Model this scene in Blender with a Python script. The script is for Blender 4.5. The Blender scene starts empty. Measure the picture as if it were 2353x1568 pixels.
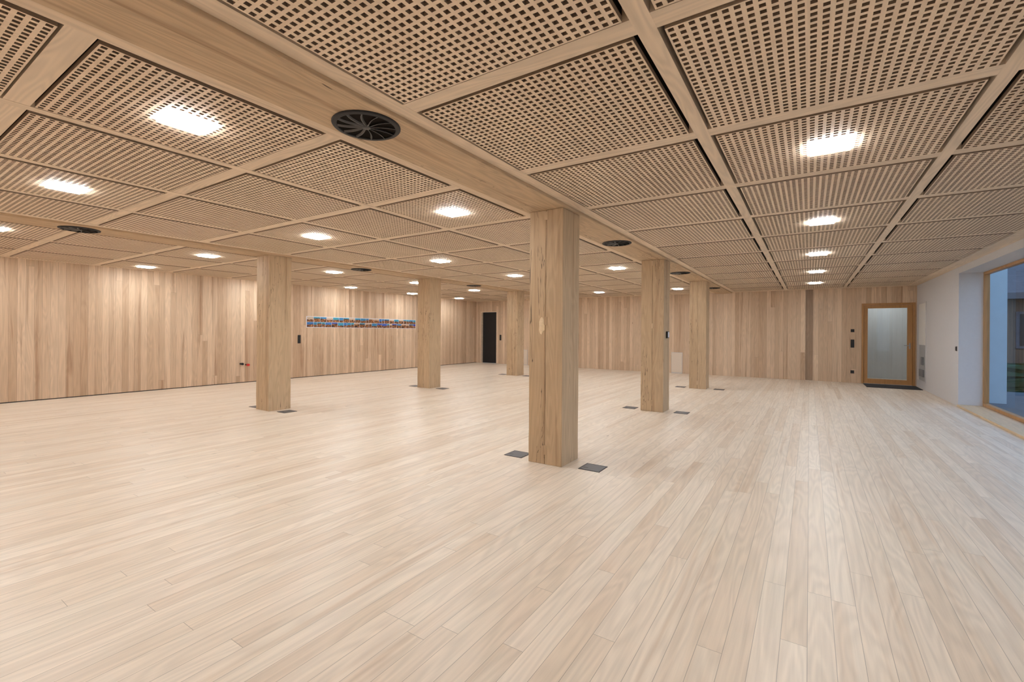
import bpy, bmesh, math, random
from mathutils import Matrix, Vector
random.seed(7)
col = bpy.context.scene.collection

# ------------------------------------------------------------------ node helpers
class NT:
    def __init__(s, name):
        s.m = bpy.data.materials.new(name); s.m.use_nodes = True
        s.t = s.m.node_tree; s.t.nodes.clear()
        s.out = s.t.nodes.new('ShaderNodeOutputMaterial')
    def n(s, typ, **kw):
        o = s.t.nodes.new(typ)
        for k, v in kw.items(): setattr(o, k, v)
        return o
    def l(s, a, b): s.t.links.new(a, b)
    def val(s, sock, v):
        if isinstance(v, (int, float)): sock.default_value = v
        elif isinstance(v, (tuple, list)): sock.default_value = (v[0], v[1], v[2], 1) if len(sock.default_value) == 4 else v
        else: s.l(v, sock)
    def math(s, op, a, b=0.0, c=None, clamp=False):
        o = s.n('ShaderNodeMath', operation=op); o.use_clamp = clamp
        s.val(o.inputs[0], a); s.val(o.inputs[1], b)
        if c is not None: s.val(o.inputs[2], c)
        return o.outputs[0]
    def comb(s, x, y, z):
        o = s.n('ShaderNodeCombineXYZ')
        s.val(o.inputs[0], x); s.val(o.inputs[1], y); s.val(o.inputs[2], z)
        return o.outputs[0]
    def mix(s, f, a, b, mode='MIX'):
        o = s.n('ShaderNodeMix', data_type='RGBA', blend_type=mode)
        s.val(o.inputs[0], f); s.val(o.inputs[6], a); s.val(o.inputs[7], b)
        return o.outputs[2]
    def noise(s, vec, scale=1, detail=3, rough=.5, dist=0):
        o = s.n('ShaderNodeTexNoise'); s.l(vec, o.inputs['Vector'])
        o.inputs['Scale'].default_value = scale; o.inputs['Detail'].default_value = detail
        o.inputs['Roughness'].default_value = rough; o.inputs['Distortion'].default_value = dist
        return o.outputs['Fac']
    def rng(s, v, a, b, c=0, d=1):
        o = s.n('ShaderNodeMapRange', interpolation_type='SMOOTHSTEP')
        s.val(o.inputs[0], v)
        for i, x in enumerate((a, b, c, d)): o.inputs[i+1].default_value = x
        return o.outputs[0]
    def bsdf(s, color, rough=.5, metal=0, spec=.5, bump=None, bstr=.1, bdist=.002):
        p = s.n('ShaderNodeBsdfPrincipled')
        s.val(p.inputs['Base Color'], color); s.val(p.inputs['Roughness'], rough)
        p.inputs['Metallic'].default_value = metal
        p.inputs['Specular IOR Level'].default_value = spec
        if bump is not None:
            b = s.n('ShaderNodeBump'); b.inputs['Strength'].default_value = bstr; b.inputs['Distance'].default_value = bdist
            s.l(bump, b.inputs['Height']); s.l(b.outputs[0], p.inputs['Normal'])
        s.l(p.outputs[0], s.out.inputs[0]); return p

def srgb(r, g, b):
    f = lambda c: (c/255/12.92) if c/255 <= .04045 else ((c/255+.055)/1.055)**2.4
    return (f(r), f(g), f(b))

def wood(name, c1, c2, c3, wa, la, ta, W=None, L=3.0, grain=.16, ring=.12, streak=.5, rough=.5, gap=.0012,
         gapdark=.55, var=1.0, knots=0.0, cracks=0.0, fu=60., fl=1.6, spec=.4, ringf=26., figure=5.5, vexp=1.4):
    s = NT(name)
    tc = s.n('ShaderNodeTexCoord'); sp = s.n('ShaderNodeSeparateXYZ'); s.l(tc.outputs['Object'], sp.inputs[0])
    c = {'X': sp.outputs[0], 'Y': sp.outputs[1], 'Z': sp.outputs[2]}
    pu, pl, pt = c[wa], c[la], c[ta]
    oi = s.n('ShaderNodeObjectInfo')
    g = None
    if W:
        u = s.math('ADD', s.math('DIVIDE', pu, W), 500.0)
        iu = s.math('FLOOR', u); fr = s.math('FRACT', u)
        w1 = s.n('ShaderNodeTexWhiteNoise', noise_dimensions='1D'); s.l(iu, w1.inputs['W'])
        v = s.math('ADD', s.math('DIVIDE', pl, L), s.math('MULTIPLY', w1.outputs['Value'], 17.3))
        iv = s.math('FLOOR', v); fv = s.math('FRACT', v)
        w2 = s.n('ShaderNodeTexWhiteNoise', noise_dimensions='2D'); s.l(s.comb(iu, iv, 0), w2.inputs['Vector'])
        idv = w2.outputs['Value']
        e1 = s.math('MULTIPLY', s.math('MINIMUM', fr, s.math('SUBTRACT', 1, fr)), W)
        e2 = s.math('MULTIPLY', s.math('MINIMUM', fv, s.math('SUBTRACT', 1, fv)), L)
        g = s.math('LESS_THAN', s.math('MINIMUM', e1, e2), gap)
    else:
        idv = oi.outputs['Random']
    o1 = s.math('MULTIPLY', idv, 37.0); o2 = s.math('MULTIPLY', idv, 91.0)
    def vec(a, b): return s.comb(s.math('ADD', s.math('MULTIPLY', pu, a), o1), s.math('ADD', s.math('MULTIPLY', pl, b), o2), s.math('MULTIPLY', pt, a))
    n1 = s.noise(vec(fu, fl), 1, 4, .6, .2)
    n2 = s.noise(vec(figure, .55), 1, 2, .5, .3)
    rg = s.math('ADD', s.math('MULTIPLY', s.math('SINE', s.math('MULTIPLY', n2, ringf*6.28/2)), .5), .5)
    n3 = s.noise(vec(9., .30), 1, 3, .55, .6)
    st = s.rng(n3, .55, .72)
    n4 = s.noise(vec(2.0, .8), 1, 2, .5, 0)
    t = s.math('MULTIPLY', s.math('POWER', idv, vexp), var)
    base = s.mix(t, c1, c2)
    base = s.mix(s.math('MULTIPLY', st, streak), base, c3)
    sh = s.math('SUBTRACT', 1.0, s.math('MULTIPLY', n1, grain))
    sh = s.math('SUBTRACT', sh, s.math('MULTIPLY', rg, ring))
    sh = s.math('ADD', sh, s.math('MULTIPLY', s.math('SUBTRACT', n4, .5), .16))
    sh = s.math('ADD', sh, grain*.5+ring*.4)
    if g: sh = s.math('MULTIPLY', sh, s.math('SUBTRACT', 1, s.math('MULTIPLY', g, gapdark)))
    colr = s.mix(1.0, base, s.comb(sh, sh, sh), 'MULTIPLY')
    if knots:
        vo = s.n('ShaderNodeTexVoronoi'); s.l(vec(3.2, 1.1), vo.inputs['Vector']); vo.inputs['Scale'].default_value = 1
        k = s.rng(vo.outputs['Distance'], .02, .055, 1, 0)
        wn = s.n('ShaderNodeTexWhiteNoise', noise_dimensions='3D'); s.l(vo.outputs['Position'], wn.inputs['Vector'])
        k = s.math('MULTIPLY', k, s.math('GREATER_THAN', wn.outputs['Value'], .55))
        colr = s.mix(s.math('MULTIPLY', k, knots), colr, (.09, .055, .03))
    if cracks:
        n5 = s.noise(vec(6., .45), 1, 4, .6, .5)
        d = s.math('ABSOLUTE', s.math('SUBTRACT', n5, .5))
        cr = s.rng(d, .0015, .0045, 1, 0)
        n6 = s.noise(vec(1.5, .7), 1, 1, .5, 0)
        cr = s.math('MULTIPLY', cr, s.rng(n6, .46, .56))
        colr = s.mix(s.math('MULTIPLY', cr, cracks), colr, (.08, .055, .04))
    s.bsdf(colr, rough, 0, spec, n1, .08, .001)
    return s.m

def plain(name, c, rough=.5, metal=0, spec=.5, mott=.05, scale=40, bstr=.05):
    s = NT(name); tc = s.n('ShaderNodeTexCoord')
    n = s.noise(tc.outputs['Object'], scale, 3)
    colr = s.mix(1.0, c, s.comb(*[s.math('ADD', s.math('MULTIPLY', n, 2*mott), 1-mott)]*3), 'MULTIPLY')
    s.bsdf(colr, rough, metal, spec, n, bstr, .002); return s.m

def emit(name, c, st):
    s = NT(name); e = s.n('ShaderNodeEmission'); e.inputs[0].default_value = (*c, 1); e.inputs[1].default_value = st
    s.l(e.outputs[0], s.out.inputs[0]); return s.m

M = {}
M['floor'] = wood('ash_floor', srgb(235,222,206), srgb(224,207,188), srgb(203,178,152), 'X','Y','Z', W=.104, L=2.7, grain=.30, ring=.10, streak=.5, rough=.38, gap=.0011, gapdark=.48, knots=.5, figure=4.5)
wc = dict(W=.112, L=9.0, grain=.32, ring=.10, streak=.65, rough=.55, gap=.0014, gapdark=.5, knots=.7, vexp=1.05)
M['wall_x'] = wood('ash_wall_boards_side', srgb(222,197,170), srgb(192,163,135), srgb(160,124,95), 'Y','Z','X', **wc)
M['wall_y'] = wood('ash_wall_boards_end', srgb(224,199,172), srgb(196,167,139), srgb(164,129,100), 'X','Z','Y', **wc)
M['wall_dark'] = wood('shaded_wall_boards', srgb(166,142,120), srgb(156,132,111), srgb(132,106,84), 'X','Z','Y', **wc)  # wall boards darkened: the recess shade is put into the colour
M['wall_pale'] = wood('pale_corridor_boards', srgb(202,204,200), srgb(198,200,197), srgb(190,190,182), 'X','Z','Y', W=.12, L=9, grain=.05, ring=.02, streak=.25, gap=.0012, gapdark=.2)
M['panel'] = wood('panel_wood', srgb(236,215,190), srgb(228,206,180), srgb(212,187,159), 'X','Y','Z', grain=.16, ring=.06, streak=.4, rough=.6)
M['cut'] = wood('shaded_cut_faces', srgb(150,130,111), srgb(140,120,102), srgb(122,102,86), 'X','Y','Z', grain=.16, ring=.06, streak=.3, rough=.7)  # panel wood darkened: shade inside the holes is put into the colour
M['strip_y'] = wood('strip_wood_long', srgb(232,212,188), srgb(224,203,178), srgb(208,184,158), 'X','Y','Z', grain=.18, ring=.12, streak=.4, rough=.6)
M['strip_x'] = wood('strip_wood_cross', srgb(232,212,188), srgb(224,203,178), srgb(208,184,158), 'Y','X','Z', grain=.18, ring=.12, streak=.4, rough=.6)
M['beam'] = wood('oak_beam', srgb(200,174,143), srgb(188,161,130), srgb(156,127,98), 'X','Y','Z', grain=.36, ring=.18, streak=.6, rough=.65, cracks=.9, fl=1.0, knots=.8)
M['post'] = wood('oak_post', srgb(200,174,142), srgb(183,156,124), srgb(154,125,96), 'X','Z','Y', grain=.34, ring=.12, streak=.55, rough=.7, cracks=.85, fl=2.2, knots=.9)
M['doorwood'] = wood('door_wood', srgb(184,140,92), srgb(174,130,82), srgb(148,106,64), 'X','Z','Y', grain=.2, ring=.1, streak=.5, rough=.45)
M['sill'] = wood('sill_wood', srgb(218,192,156), srgb(208,181,144), srgb(184,154,116), 'X','Y','Z', grain=.15, ring=.1, streak=.4, rough=.45)
M['plaster'] = plain('white_plaster', srgb(206,206,210), .85, mott=.03, scale=25, bstr=.1)
M['outer'] = plain('outdoor_render', srgb(200,208,212), .85, mott=.05, scale=5, bstr=.1)
M['white'] = plain('white_lacquer', srgb(224,224,222), .4, mott=.01)
M['cream'] = plain('cream_access_panel', srgb(222,208,192), .5, mott=.02)
M['void'] = plain('felt_backing', srgb(58,49,44), .95, mott=.1, spec=.1)
M['slot'] = plain('dark_panel_edge', srgb(30,25,22), .9, mott=.1, spec=.1)  # on the wooden panel rims, black paints in the shade of the gaps
M['black'] = plain('black_plastic', srgb(26,26,28), .4, mott=.05)
M['doorway_dark'] = plain('dark_doorway_fill', srgb(20,20,23), .5, mott=.08, scale=6)
M['anth'] = plain('anthracite_metal', srgb(44,44,46), .6, 0, .3, mott=.06)
M['fin'] = plain('vent_fin_metal', srgb(88,87,86), .5, 0, mott=.06)
M['anth2'] = plain('anthracite_lid', srgb(92,92,97), .45, .2, mott=.08)
M['grey'] = plain('pale_grey_metal', srgb(168,170,172), .5, mott=.04)
M['grey2'] = plain('mid_grey_metal', srgb(118,120,124), .5, mott=.04)
M['steel'] = plain('brushed_steel', srgb(170,170,172), .3, 1, mott=.04)
M['mat'] = plain('door_mat_fibre', srgb(46,45,48), .95, mott=.35, scale=220, bstr=.5)
M['red'] = plain('red_cap', srgb(200,35,30), .4)
M['grass'] = plain('lawn', srgb(50,72,50), .95, mott=.35, scale=5)
M['pave'] = plain('paving', srgb(96,100,106), .9, mott=.15, scale=4)
M['houseWall'] = wood('house_boards', srgb(128,98,76), srgb(106,80,62), srgb(74,54,42), 'X','Z','Y', W=.2, L=8, gapdark=.5, gap=.006, knots=0)
M['roof'] = plain('roof_tiles', srgb(104,100,104), .9, mott=.25, scale=8)
M['hedge'] = plain('hedge_leaves', srgb(54,80,50), .95, mott=.5, scale=14, bstr=.8)
M['led'] = emit('led_diffuser', (.955, .985, 1.0), 66.0)
M['chip'] = plain('split_wood', srgb(228,206,172), .8, mott=.15, scale=60)
M['paper'] = plain('photo_paper', srgb(218,222,234), .4, mott=.01)

# photo prints: each print gets its own sky, building and ground colours from the object's random number
def photo_mat(name, seed):
    s = NT(name); tc = s.n('ShaderNodeTexCoord'); oi = s.n('ShaderNodeObjectInfo')
    sp = s.n('ShaderNodeSeparateXYZ'); s.l(tc.outputs['Generated'], sp.inputs[0])
    r = oi.outputs['Random']
    v = s.comb(s.math('ADD', s.math('MULTIPLY', sp.outputs[1], 3), s.math('MULTIPLY', r, 60)), s.math('MULTIPLY', sp.outputs[2], 4), seed)
    n = s.noise(v, 1.2, 3, .7)
    w = s.n('ShaderNodeTexWhiteNoise', noise_dimensions='1D'); s.l(s.math('MULTIPLY', r, 97.0), w.inputs['W'])
    h = s.n('ShaderNodeHueSaturation'); h.inputs['Color'].default_value = (*srgb(58,104,180), 1)
    s.l(s.math('ADD', .42, s.math('MULTIPLY', w.outputs['Value'], .16)), h.inputs['Hue'])
    sky = s.mix(s.math('GREATER_THAN', w.outputs['Value'], .72), h.outputs[0], srgb(200,180,160))
    low = s.mix(s.rng(n, .38, .6), srgb(30,28,34), srgb(175,112,62))
    low = s.mix(s.math('GREATER_THAN', n, .64), low, srgb(235,215,180))
    hz = s.math('GREATER_THAN', s.math('ADD', sp.outputs[2], s.math('MULTIPLY', n, .7)), s.math('ADD', .72, s.math('MULTIPLY', r, .4)))
    s.bsdf(s.mix(hz, low, sky), .3); return s.m
M['photo'] = photo_mat('photo_print_image', 3.0)

def glass_mat():
    s = NT('window_glass'); a = s.n('ShaderNodeBsdfTransparent'); a.inputs[0].default_value = (.92, .95, .97, 1)
    b = s.n('ShaderNodeBsdfGlossy'); b.inputs['Roughness'].default_value = .02
    f = s.n('ShaderNodeLayerWeight'); f.inputs[0].default_value = .5
    k = s.math('ADD', .04, s.math('MULTIPLY', s.math('POWER', f.outputs['Facing'], 5.0), .4))
    m = s.n('ShaderNodeMixShader'); s.l(k, m.inputs[0]); s.l(a.outputs[0], m.inputs[1]); s.l(b.outputs[0], m.inputs[2])
    s.l(m.outputs[0], s.out.inputs[0]); return s.m
M['glass'] = glass_mat()

# ------------------------------------------------------------------ mesh helpers
def box(bm, x0, x1, y0, y1, z0, z1):
    v = [bm.verts.new(p) for p in ((x0,y0,z0),(x1,y0,z0),(x1,y1,z0),(x0,y1,z0),(x0,y0,z1),(x1,y0,z1),(x1,y1,z1),(x0,y1,z1))]
    for f in ((0,3,2,1),(4,5,6,7),(0,1,5,4),(1,2,6,5),(2,3,7,6),(3,0,4,7)): bm.faces.new([v[i] for i in f])
def cyl(bm, c, r, h, axis='Z', seg=24, r2=None):
    mt = Matrix.Translation(c)
    if axis == 'X': mt = mt @ Matrix.Rotation(math.pi/2, 4, 'Y')
    if axis == 'Y': mt = mt @ Matrix.Rotation(math.pi/2, 4, 'X')
    bmesh.ops.create_cone(bm, cap_ends=True, segments=seg, radius1=r, radius2=r if r2 is None else r2, depth=h, matrix=mt)
def lathe(bm, prof, seg=48):
    rings = []
    for r, z in prof:
        rings.append([bm.verts.new((r*math.cos(2*math.pi*i/seg), r*math.sin(2*math.pi*i/seg), z)) for i in range(seg)])
    for a, b in zip(rings, rings[1:]):
        for i in range(seg): bm.faces.new((a[i], a[(i+1) % seg], b[(i+1) % seg], b[i]))
def obj(name, bm, mat, parent=None, bevel=0, smooth=False):
    bmesh.ops.recalc_face_normals(bm, faces=bm.faces)
    me = bpy.data.meshes.new(name); bm.to_mesh(me); bm.free()
    if smooth:
        for p in me.polygons: p.use_smooth = True
    me.materials.append(mat)
    o = bpy.data.objects.new(name, me); col.objects.link(o)
    if parent: o.parent = parent
    if bevel:
        b = o.modifiers.new('bevel', 'BEVEL'); b.width = bevel; b.segments = 2; b.limit_method = 'ANGLE'
    return o
def bx(name, boxes, mat, parent=None, bevel=0):
    bm = bmesh.new()
    for b in boxes: box(bm, *b)
    return obj(name, bm, mat, parent, bevel)
def quads(name, qs, mat, parent=None):
    bm = bmesh.new()
    for q in qs: bm.faces.new([bm.verts.new(p) for p in q])
    return obj(name, bm, mat, parent)
def struct(o): o['kind'] = 'structure'; return o
def thing(name, label, cat, loc=(0,0,0), group=None, rz=0):
    o = bpy.data.objects.new(name, None); col.objects.link(o); o.empty_display_size = .1
    o.location = loc; o.rotation_euler = (0,0,rz); o['label'] = label; o['category'] = cat
    if group: o['group'] = group
    return o
def tag(o, label, cat, group=None):
    o['label'] = label; o['category'] = cat
    if group: o['group'] = group
    return o
def dup(root, loc, label):
    r = root.copy(); col.objects.link(r); r.location = loc; r['label'] = label
    for ch in list(root.children):
        c = ch.copy(); col.objects.link(c); c.parent = r
        for g in ch.children:
            d = g.copy(); col.objects.link(d); d.parent = c
    return r

# ------------------------------------------------------------------ dimensions
XL, XR, YB, YR = -12.5, 2.43, 16.3, -2.0
ZS = 2.80            # slab above the panels
ZP = 2.706           # underside of the slotted panels
ZT = 2.712           # underside of the battens
ZB = 2.685           # underside of the beams
BA, BB = -2.335, -7.93
BW = .235
ORD = ['first','second','third','fourth','fifth','sixth','seventh','eighth','ninth','tenth','eleventh','twelfth','thirteenth','fourteenth']

# ------------------------------------------------------------------ shell
struct(bx('floor', [(XL-.2, XR+.4, YR-.2, 18.6, -.12, 0)], M['floor']))
struct(bx('ceiling', [(XL-.2, XR+.4, YR-.2, YB+.2, ZS, ZS+.15)], M['void']))
struct(bx('wall_left', [(XL-.2, XL, YR-.2, YB+.2, .018, ZS)], M['wall_x']))
struct(bx('shadow_gap_left', [(XL-.2, XL-.006, YR-.2, YB+.2, 0, .018)], M['black']))  # no baseboard: black strip paints the shadow gap at the wall foot
D2a, D2b = -12.27, -11.39
struct(bx('wall_back', [(XL, D2a, YB, YB+.2, 0, ZS), (D2a, D2b, YB, YB+.2, 2.27, ZS), (D2b, -.10, YB, YB+.2, 0, ZS),
      (.09, 1.24, YB, YB+.2, 0, ZS), (1.24, 2.40, YB, YB+.2, 2.26, ZS), (2.40, XR, YB, YB+.2, 0, ZS)], M['wall_y']))
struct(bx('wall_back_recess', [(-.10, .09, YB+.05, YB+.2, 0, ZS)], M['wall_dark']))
WY0, WY1, WZ = 3.0, 12.18, 2.59  # unseen near stretch of the window lengthened to let in cool daylight
struct(bx('wall_right', [(XR, XR+.40, WY1, YB+.2, 0, ZS), (XR, XR+.40, WY0, WY1, WZ, ZS), (XR, XR+.40, YR-.2, WY0, 0, ZS)], M['plaster']))
struct(bx('wall_rear', [(XL, XR, YR-.2, YR, 0, ZS)], M['wall_y']))

# corridor behind the glazed door
struct(bx('wall_corridor', [(.3, 3.6, 18.4, 18.6, 0, 2.8)], M['wall_pale']))
struct(bx('wall_corridor_sides', [(.3, .4, 16.5, 18.4, 0, 2.8), (3.5, 3.6, 16.5, 18.4, 0, 2.8), (XR+.4, 3.6, 16.4, 16.5, 0, 2.8)], M['plaster']))
struct(bx('ceiling_corridor', [(.3, 3.6, 16.5, 18.6, 2.8, 2.95)], M['plaster']))
struct(bx('floor_corridor', [(XR+.4, 3.6, 16.4, 18.6, -.12, 0)], M['floor']))

# glazed door
d1 = bpy.data.objects.new('door_1', None); col.objects.link(d1); struct(d1); d1.location = (1.24, YB, 0)
w, h = 1.16, 2.26
bx('door_frame', [(0, .05, -.02, .1, 0, h), (w-.05, w, -.02, .1, 0, h), (.05, w-.05, -.02, .1, h-.05, h)], M['doorwood'], d1, .003)
leaf = bx('door_leaf', [(.055, .14, 0, .07, .01, h-.055), (w-.165, w-.055, 0, .07, .01, h-.055), (.14, w-.165, 0, .07, h-.14, h-.055), (.14, w-.165, 0, .07, .01, .14)], M['doorwood'], d1, .003)
quads('glass_pane', [((.14, .035, .14), (w-.165, .035, .14), (w-.165, .035, h-.14), (.14, .035, h-.14))], M['glass'], d1)
bm = bmesh.new(); box(bm, w-.13, w-.10, -.012, 0, 1.0, 1.16); cyl(bm, (w-.115, -.03, 1.09), .009, .05, 'Y', 12); box(bm, w-.24, w-.105, -.062, -.046, 1.08, 1.10)
obj('door_handle', bm, M['steel'], d1, .002)
# doorway to a dark room
d2 = bpy.data.objects.new('door_2', None); col.objects.link(d2); struct(d2); d2.location = (D2a, YB, 0)
w = D2b-D2a
bx('door_frame', [(0, .03, -.01, .2, 0, 2.27), (w-.03, w, -.01, .2, 0, 2.27), (.03, w-.03, -.01, .2, 2.24, 2.27)], M['strip_y'], d2, .002)
bx('door_leaf', [(.033, w-.033, .12, .17, .005, 2.237)], M['doorway_dark'], d2, .002)  # black sheet paints the darkness of the unlit room beyond the opening
bm = bmesh.new(); cyl(bm, (w-.09, .095, 1.05), .009, .05, 'Y', 12); box(bm, w-.2, w-.08, .064, .078, 1.04, 1.06)
obj('door_handle', bm, M['anth'], d2)

# window
wn = bpy.data.objects.new('window_1', None); col.objects.link(wn); struct(wn); wn.location = (XR+.34, 0, 0)
bx('window_frame', [(0, .08, WY0, WY1, .04, .10), (0, .08, WY0, WY1, WZ-.05, WZ), (0, .08, WY1-.045, WY1, .10, WZ-.05), (0, .08, WY0, WY0+.045, .10, WZ-.05)]
   + [(0, .08, y-.03, y+.03, .10, WZ-.05) for y in (8.4,)], M['doorwood'], wn, .004)
quads('glass_pane', [((.045, a, .10), (.045, b, .10), (.045, b, WZ-.05), (.045, a, WZ-.05)) for a, b in ((WY0+.045, 8.37), (8.43, WY1-.045))], M['glass'], wn)
bx('window_sill', [(-.36, 0, WY0, WY1, 0, .04)], M['sill'], wn, .003)

# ------------------------------------------------------------------ outside
struct(bx('floor_terrace', [(XR+.40, 5.2, -2, 16.3, -.12, -.02)], M['pave']))
struct(bx('floor_garden', [(3.6, 60, -20, 60, -.5, -.14)], M['grass']))
struct(bx('wall_garden', [(XR+.42, 3.40, 13.4, 13.65, -.02, 3.3)], M['outer']))
ho = thing('timber_house', 'brown timber house with grey tiled roof seen through the big window', 'house', (8.4, 21.5, -.14))
bx('facade', [(-4.0, 4, 0, 7, 0, 3.0)], M['houseWall'], ho)
bm = bmesh.new()
vs = [bm.verts.new(p) for p in ((-4.5,-.5,2.7),(4.6,-.5,2.7),(4.6,3.5,5.0),(-4.5,3.5,5.0),(-4.5,7.5,2.7),(4.6,7.5,2.7),(-4.5,-.5,2.9),(4.6,-.5,2.9),(4.6,3.5,5.2),(-4.5,3.5,5.2),(-4.5,7.5,2.9),(4.6,7.5,2.9))]
for f in ((0,1,2,3),(3,2,5,4),(6,7,8,9),(9,8,11,10),(0,1,7,6),(4,5,11,10),(0,3,9,6),(3,4,10,9),(1,2,8,7),(2,5,11,8)): bm.faces.new([vs[i] for i in f])
obj('roof', bm, M['roof'], ho)
for x in (-2.75, -.9, 1.1):
    f = bx('window', [(x, x+.9, -.05, .02, 1.1, 2.3)], M['roof'], ho); bx('pane', [(x+.08, x+.82, -.06, -.04, 1.18, 2.22)], M['black'], f)
bm = bmesh.new(); box(bm, 3.9, 11, 17.8, 18.6, -.14, .55)
bmesh.ops.subdivide_edges(bm, edges=bm.edges, cuts=12, use_grid_fill=True)
for v in bm.verts: v.co += Vector((random.uniform(-.07,.07), random.uniform(-.1,.1), random.uniform(-.06,.1)*(v.co.z > 0)))
tag(obj('garden_hedge', bm, M['hedge']), 'dark green clipped hedge outside in front of the timber house', 'hedge')

# ------------------------------------------------------------------ ceiling grid
rows = [1.29+1.28*k for k in range(-2, 12)]            # panel row centres, y
PH = 1.14
bays = [ # name, x0, x1, centres, panel width
 ('window', BA+BW, XR, [-1.315, .115, 1.535], 1.29),
 ('middle', BB+BW, BA-BW, [-3.29, -4.53, -5.77, -7.01], 1.11),
 ('left', XL, BB-BW, [-8.95, -10.32, -11.69], 1.24)]
G = .028; GY = .015
tn = [0]
def trim(boxes, mat):
    tn[0] += 1; return struct(bx('trim_%d' % tn[0], boxes, mat))
for nm, x0, x1, cs, pw in bays:
    edges = sorted([(c-pw/2-G, c+pw/2+G) for c in cs])
    a = x0
    for e0, e1 in edges + [(x1, None)]:
        trim([(a, e0, YR, YB, ZT, ZS)], M['strip_y']); a = e1
    ylist = [(YR, rows[0]-PH/2-GY)] + [(rows[i]+PH/2+GY, rows[i+1]-PH/2-GY) for i in range(len(rows)-1)] + [(rows[-1]+PH/2+GY, YB)]
    for y0, y1 in ylist:
        trim([(e0, e1, y0, y1, ZT+.001, ZS) for e0, e1 in edges], M['strip_x'])

def lattice(pw, ph, lamp):
    def axis(L):
        n = round(L/.0425); pitch = L/n; hole = pitch*.57
        c = [-L/2]; p = -L/2+(pitch-hole)/2
        for i in range(n): c += [p, p+hole]; p += pitch
        c.append(L/2); return c
    xs, ys = axis(pw), axis(ph); nx, ny = len(xs)-1, len(ys)-1
    def solid(i, j):
        if i < 0 or j < 0 or i >= nx or j >= ny: return False
        if lamp and abs((xs[i]+xs[i+1])/2) < .122 and abs((ys[j]+ys[j+1])/2) < .122: return False
        return not (i % 2 == 1 and j % 2 == 1)
    V, F, idx, side = [], [], {}, []
    th = .026
    def vi(i, j, k):
        if (i, j, k) not in idx:
            idx[(i, j, k)] = len(V); V.append((xs[i], ys[j], k*th))
        return idx[(i, j, k)]
    def S(f): side.append(len(F)); F.append(f)
    for i in range(nx):
        for j in range(ny):
            if not solid(i, j): continue
            F.append((vi(i,j,0), vi(i,j+1,0), vi(i+1,j+1,0), vi(i+1,j,0)))
            F.append((vi(i,j,1), vi(i+1,j,1), vi(i+1,j+1,1), vi(i,j+1,1)))
            if not solid(i-1, j): S((vi(i,j,0), vi(i,j,1), vi(i,j+1,1), vi(i,j+1,0)))
            if not solid(i+1, j): S((vi(i+1,j,0), vi(i+1,j+1,0), vi(i+1,j+1,1), vi(i+1,j,1)))
            if not solid(i, j-1): S((vi(i,j,0), vi(i+1,j,0), vi(i+1,j,1), vi(i,j,1)))
            if not solid(i, j+1): S((vi(i,j+1,0), vi(i,j+1,1), vi(i+1,j+1,1), vi(i+1,j+1,0)))
    nf = len(F)
    def bb(x0, x1, y0, y1, z0, z1):
        s = len(V)
        V.extend(((x0,y0,z0),(x1,y0,z0),(x1,y1,z0),(x0,y1,z0),(x0,y0,z1),(x1,y0,z1),(x1,y1,z1),(x0,y1,z1)))
        for f in ((0,3,2,1),(4,5,6,7),(0,1,5,4),(1,2,6,5),(2,3,7,6),(3,0,4,7)): F.append(tuple(s+q for q in f))
    H = ZS-ZP; r = .008
    bb(-pw/2, -pw/2+r, -ph/2, ph/2, th, H); bb(pw/2-r, pw/2, -ph/2, ph/2, th, H)
    bb(-pw/2+r, pw/2-r, -ph/2, -ph/2+r, th, H); bb(-pw/2+r, pw/2-r, ph/2-r, ph/2, th, H)
    me = bpy.data.meshes.new('slotted_panel'); me.from_pydata(V, [], F); me.update()
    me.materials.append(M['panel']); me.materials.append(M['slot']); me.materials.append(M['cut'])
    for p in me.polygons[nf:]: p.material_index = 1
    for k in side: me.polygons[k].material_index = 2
    return me
colname = {'window': ['beside the beam', 'middle column', 'beside the window wall'],
           'middle': ['next to the near beam', 'second column from near beam', 'third column from near beam', 'beside the far beam'],
           'left': ['beside the far beam', 'middle column', 'beside the left wall']}
lampcols = {'window': [1], 'middle': [0, 2], 'left': [0, 2]}
lamp0 = None
for nm, x0, x1, cs, pw in bays:
    me = {False: lattice(pw, PH, False), True: lattice(pw, PH, True)}
    for ci, c in enumerate(cs):
        for ri, y in enumerate(rows):
            isl = ci in lampcols[nm] and ri % 2 == 0
            o = bpy.data.objects.new('slotted_panel', me[isl]); col.objects.link(o); o.location = (c, y, ZP)
            back = len(rows)-1-ri; cn = colname[nm][ci]
            tag(o, 'slotted wood ceiling panel, %s bay, %s, %s row from back' % (nm, cn, ORD[back]), 'ceiling panel', 'slotted wooden ceiling panels')
            if isl:
                lb = 'lit square ceiling lamp, %s bay, %s, %s lamp from back' % (nm, cn, ORD[back//2])
                if lamp0 is None:
                    lamp0 = thing('square_lamp', lb, 'lamp', (c, y, ZP), 'lit square ceiling lamps')
                    bx('diffuser', [(-.118, .118, -.118, .118, -.016, .060)], M['led'], lamp0)
                    bx('housing', [(-.105, .105, -.105, .105, .061, ZS-ZP)], M['white'], lamp0)
                else: dup(lamp0, (c, y, ZP), lb)

# ------------------------------------------------------------------ beams
for xb, lb in ((BA, 'long oak ceiling beam above the nearest row of columns'), (BB, 'long oak ceiling beam above the column row nearer the left wall')):
    bm = bmesh.new()
    box(bm, -BW, BW, YR, YB, ZB, ZS)
    o = obj('oak_beam', bm, M['beam'], None, .006); o.location = (xb, 0, 0)
    tag(o, lb, 'beam')

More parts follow.
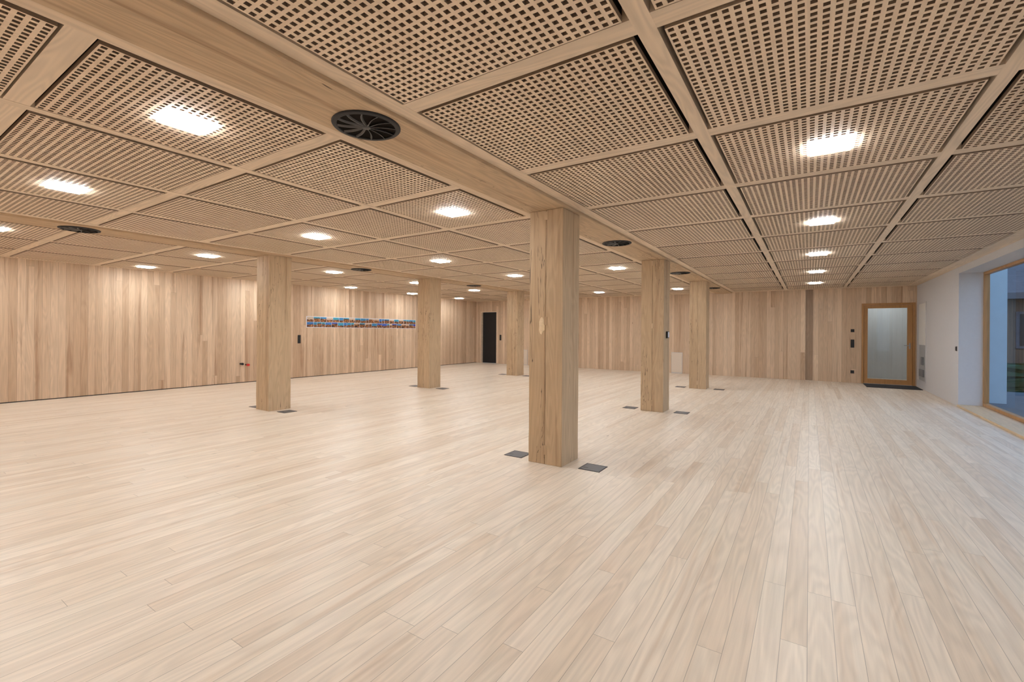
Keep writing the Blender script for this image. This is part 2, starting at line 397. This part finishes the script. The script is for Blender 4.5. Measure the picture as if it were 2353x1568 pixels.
# swirl air vents
def make_vent(label, loc):
    t = thing('air_vent', label, 'air vent', loc, 'round black air vents in the beams')
    bm = bmesh.new(); lathe(bm, [(.176, -.001), (.176, -.012), (.180, -.014), (.202, -.011), (.207, -.006), (.207, 0), (.176, -.001)]); obj('flange', bm, M['anth'], t)
    bm = bmesh.new(); lathe(bm, [(.177, -.003), (.10, -.002), (.0001, -.0015)]); obj('back_pan', bm, M['slot'], t)
    bm = bmesh.new(); lathe(bm, [(.0001, -.020), (.018, -.019), (.024, -.015), (.024, -.003)], 24); obj('hub', bm, M['fin'], t, 0, True)
    bm = bmesh.new()
    pts = []
    for i in range(7):
        r = .02+.157*i/6; a = .18*(i/6)**2
        pts.append((r*math.cos(a), r*math.sin(a)))
    for q in range(6):
        (xa, ya), (xb_, yb) = pts[q], pts[q+1]
        v = [bm.verts.new(p) for p in ((xa, ya, -.014), (xb_, yb, -.014), (xb_, yb+.012, -.004), (xa, ya+.012, -.004), (xa, ya+.005, -.014), (xb_, yb+.005, -.014))]
        bm.faces.new((v[0], v[1], v[2], v[3])); bm.faces.new((v[0], v[4], v[5], v[1])); bm.faces.new((v[4], v[3], v[2], v[5]))
    b0 = obj('blade', bm, M['fin'], t)
    for k in range(1, 12):
        b = b0.copy(); col.objects.link(b); b.parent = t; b.rotation_euler = (0, 0, 2*math.pi*k/12)
    return t
vy = [(1.90, 'closest to the viewer'), (6.34, 'second from the viewer'), (10.2, 'third from the viewer'), (14.1, 'last before the back wall')]
v0 = None
for xb, bn in ((BA, 'near'), (BB, 'far')):
    for y, w_ in vy:
        lb = 'round black swirl air vent in the %s beam, %s' % (bn, w_)
        if v0 is None: v0 = make_vent(lb, (xb, y, ZB))
        else: dup(v0, (xb, y, ZB), lb)

# ------------------------------------------------------------------ columns
CW = .20
def make_column(x, y, label, scar=False):
    t = thing('timber_column', label, 'column', (x, y, 0), 'oak columns')
    for s in (-1, 1):
        bm = bmesh.new()
        box(bm, -.099, .099, -CW, CW, 0, ZB)
        es = [e for e in bm.edges if abs(e.verts[0].co.z-e.verts[1].co.z) > 1]
        bmesh.ops.subdivide_edges(bm, edges=es, cuts=22, use_grid_fill=True)
        for v in bm.verts:
            if .01 < v.co.z < ZB-.01: v.co.x += s*random.uniform(-.003, .001); v.co.y += random.uniform(-.003, .003)*.6
        o = obj('timber', bm, M['post'], t, .005); o.location = (s*.101, 0, 0)
    bm = bmesh.new(); box(bm, -.004, .004, -CW+.012, CW-.012, 0, ZB-.002); obj('seam', bm, M['black'], t)
    for z, hgt in ((.10, .10), (1.47, .09), (2.58, .09)):
        bx('wedge_key', [(-.022, .022, -CW-.003, -CW+.03, z, z+hgt)], M['post'], t, .003)
    if scar:
        bm = bmesh.new(); pts = []
        for k in range(12):
            a = 2*math.pi*k/12; r = 1+random.uniform(-.25, .25)
            pts.append((-.045+.035*r*math.cos(a), 1.46+.08*r*math.sin(a)))
        c = bm.verts.new((-.045, -CW-.008, 1.46)); ring = [bm.verts.new((px, -CW-.002, pz)) for px, pz in pts]; back = [bm.verts.new((px, -CW+.006, pz)) for px, pz in pts]
        for k in range(12):
            bm.faces.new((c, ring[k], ring[(k+1) % 12])); bm.faces.new((ring[k], back[k], back[(k+1) % 12], ring[(k+1) % 12]))
        o = obj('torn_patch', bm, M['chip'], t); o['label'] = 'pale torn patch of wood'
    return t
cA = [(-2.335, 4.435), (-2.335, 8.34), (-2.335, 12.28)]
cB = [(-7.96, 4.49), (-7.93, 8.41), (-7.92, 12.37)]
lA = ['thick oak column closest to the viewer with a pale torn patch', 'oak column second in the near row, right of the closest one', 'oak column farthest back in the near row']
lB = ['oak column nearest the viewer in the row by the left wall', 'oak column just right of the photo strip, second in the far row', 'oak column farthest back, beside the dark doorway']
for i, (p, lb) in enumerate(zip(cA+cB, lA+lB)): make_column(p[0], p[1], lb, i == 0)

# floor boxes
def make_fbox(label, loc):
    t = thing('outlet_box', label, 'floor outlet', loc, 'grey floor outlet boxes beside the columns')
    bx('frame', [(-.115, .115, -.115, -.105, 0, .004), (-.115, .115, .105, .115, 0, .004), (-.115, -.105, -.105, .105, 0, .004), (.105, .115, -.105, .105, 0, .004)], M['anth'], t)
    bx('lid', [(-.104, .104, -.104, .104, 0, .0035)], M['anth2'], t)
    bx('cable_slot', [(-.09, -.04, -.045, -.025, .003, .0042)], M['black'], t)
    return t
f0 = None
names = ['closest column', 'second column of the near row', 'last column of the near row', 'nearest column by the left wall', 'second column of the far row', 'farthest column by the dark doorway']
for (x, y), nme in zip(cA+cB, names):
    for sx, sd in ((-.44, 'left'), (.475, 'right')):
        lb = 'square grey floor outlet lid %s of the %s' % (sd, nme)
        if f0 is None: f0 = make_fbox(lb, (x+sx, y-.03, 0))
        else: dup(f0, (x+sx, y-.03, 0), lb)

# ------------------------------------------------------------------ wall fittings
def plate_y(name, x, z, w, h, label, n=2, cat='light switch', mat='black'):
    t = thing(name, label, cat, (x, YB, z))
    bx('cover_plate', [(-w/2, w/2, -.010, 0, -h/2, h/2)], M[mat], t, .002)
    for k in range(n):
        s = h/n; z0 = -h/2+k*s
        bx('rocker', [(-w/2+.012, w/2-.012, -.014, -.009, z0+.012, z0+s-.012)], M['anth'], t, .001)
    return t
plate_y('light_switch', 1.035, 1.49, .085, .085, 'small black switch, highest of three beside the glazed door', 1)
plate_y('light_switch', 1.035, 1.12, .085, .23, 'tall black switch plate in the middle beside the glazed door', 3)
plate_y('power_socket', 1.035, .31, .085, .085, 'small black socket near the floor beside the glazed door', 1, 'socket')
plate_y('light_switch', -3.38, 1.07, .085, .085, 'small black switch on back wall between the two farther near-row columns', 1)
plate_y('light_switch', -11.2, 1.13, .085, .24, 'tall black switch plate right of the dark doorway', 3)
plate_y('power_socket', -5.02, .30, .085, .16, 'white socket low on back wall left of the second near column', 2, 'socket', 'white')
t = thing('access_panel', 'white access panel at floor level on back wall, right of second near column', 'panel', (-3.82, YB, 0))
bx('panel_leaf', [(-.17, .17, -.02, 0, .02, .70)], M['cream'], t, .002); bx('panel_edge', [(-.18, .18, -.012, 0, .0, .715)], M['plaster'], t)
t = thing('access_panel', 'pale low access panel behind the farthest column', 'panel', (-9.98, YB, 0))
bx('panel_leaf', [(-.14, .14, -.02, 0, .02, .62)], M['cream'], t, .002); bx('panel_edge', [(-.15, .15, -.012, 0, .0, .635)], M['plaster'], t)
t = thing('light_switch', 'tall black switch plate on the left wall between column and photo strip', 'light switch', (XL, 7.80, 1.13))
bx('cover_plate', [(0, .010, -.045, .045, -.12, .12)], M['black'], t, .002)
for k in range(3): bx('rocker', [(.009, .014, -.033, .033, -.11+k*.075, -.045+k*.075)], M['anth'], t, .001)
t = thing('light_switch', 'small dark switch on the white wall before the window niche', 'light switch', (XR, 12.32, 1.12))
bx('cover_plate', [(-.010, 0, -.04, .04, -.045, .045)], M['black'], t, .002); bx('rocker', [(-.014, -.009, -.028, .028, -.033, .033)], M['anth'], t)
# pipe stubs
t = thing('pipe_stub', 'red capped pipe stub low on the left wall beside the column', 'pipe', (XL, 6.30, .47))
bm = bmesh.new(); cyl(bm, (.04, 0, 0), .022, .08, 'X', 16); obj('pipe', bm, M['anth'], t); bm = bmesh.new(); cyl(bm, (.11, 0, 0), .032, .07, 'X', 16); obj('cap', bm, M['red'], t, .004)
t = thing('pipe_stub', 'dark pipe stub low on the left wall, left of the red one', 'pipe', (XL, 6.16, .50))
bm = bmesh.new(); cyl(bm, (.04, 0, 0), .022, .08, 'X', 16); obj('pipe', bm, M['anth'], t); bm = bmesh.new(); cyl(bm, (.10, 0, 0), .030, .05, 'X', 16); obj('cap', bm, M['black'], t, .004)
# control unit on second near column
t = thing('control_unit', 'small pale blue control unit on the side of the second near column', 'control unit', (-2.335+CW+.002, 8.34, 1.36))
bx('housing', [(0, .03, -.05, .05, -.06, .06)], M['black'], t, .003); bx('display', [(.029, .033, -.04, .04, -.045, .05)], M['paper'], t)
# cabinet on right wall
t = thing('built_in_cabinet', 'tall white built-in cabinet in the white wall beside the glazed door', 'cabinet', (XR, 15.53, 0))
bx('frame', [(-.012, 0, -.42, -.39, .18, 2.22), (-.012, 0, .39, .42, .18, 2.22), (-.012, 0, -.39, .39, 2.19, 2.22), (-.012, 0, -.39, .39, .18, .21)], M['plaster'], t)
bx('door', [(-.018, 0, -.385, .385, 1.13, 2.185)], M['white'], t, .002)
bx('recess', [(-.006, 0, -.385, .385, .215, 1.12)], M['grey'], t)
bx('pipe_manifold', [(-.04, -.006, -.25, .22, .32, .50), (-.035, -.006, -.18, .02, .62, .82)], M['grey2'], t, .004)
# mat
t = tag(bx('entrance_mat', [(-.56, .56, -.49, .45, 0, .014)], M['mat'], None, .004), 'dark grey entrance mat in front of the glazed door', 'mat'); t.location = (1.83, 15.66, 0)

# photo strip
t = thing('photo_strip', 'long white strip of two rows of small colour photographs on left wall', 'photo display', (XL+.001, 8.02, 1.475))
SL = 4.49
bx('backing_sheet', [(0, .004, 0, SL, 0, .335)], M['paper'], t)
for r in range(2):
    y = .02
    z0 = .015+r*.156
    while y < SL-.10:
        wd = random.choice([.21, .21, .21, .105, .15])
        if y+wd > SL-.02: wd = SL-.02-y
        if wd < .05: break
        bm = bmesh.new(); box(bm, 0, .003, 0, wd, 0, .148)
        p = obj('photo', bm, M['photo'], t); p.location = (.004, y, z0)
        y += wd+.012

# ------------------------------------------------------------------ light & camera
ld = bpy.data.lights.new('corridor_lamp', 'AREA'); ld.size = 1.0; ld.energy = 12; ld.color = (.93, .97, 1)
lo = bpy.data.objects.new('corridor_lamp', ld); col.objects.link(lo); lo.location = (1.9, 17.5, 2.78)
w = bpy.data.worlds.new('World'); bpy.context.scene.world = w; w.use_nodes = True
bg = w.node_tree.nodes['Background']
tc = w.node_tree.nodes.new('ShaderNodeTexCoord'); sp = w.node_tree.nodes.new('ShaderNodeSeparateXYZ'); w.node_tree.links.new(tc.outputs['Generated'], sp.inputs[0])
cr = w.node_tree.nodes.new('ShaderNodeValToRGB'); w.node_tree.links.new(sp.outputs[2], cr.inputs[0])
cr.color_ramp.elements[0].color = (.37, .55, .76, 1); cr.color_ramp.elements[1].color = (.24, .42, .74, 1)
w.node_tree.links.new(cr.outputs[0], bg.inputs[0]); bg.inputs[1].default_value = 1.4

cam = bpy.data.cameras.new('camera'); co = bpy.data.objects.new('camera', cam); col.objects.link(co)
cam.sensor_width = 36; cam.lens = 1050/2353*36; cam.shift_y = -22/2353; cam.clip_start = .05; cam.clip_end = 300
co.matrix_world = Matrix.Translation((0, 0, 1.4)) @ Matrix.Rotation(math.radians(33.06), 4, 'Z') @ Matrix.Rotation(math.pi/2, 4, 'X') @ Matrix.Rotation(.007, 4, 'Z')
bpy.context.scene.camera = co
vs_ = bpy.context.scene.view_settings
vs_.view_transform = 'Standard'; vs_.look = 'None'; vs_.exposure = .42; vs_.gamma = 1
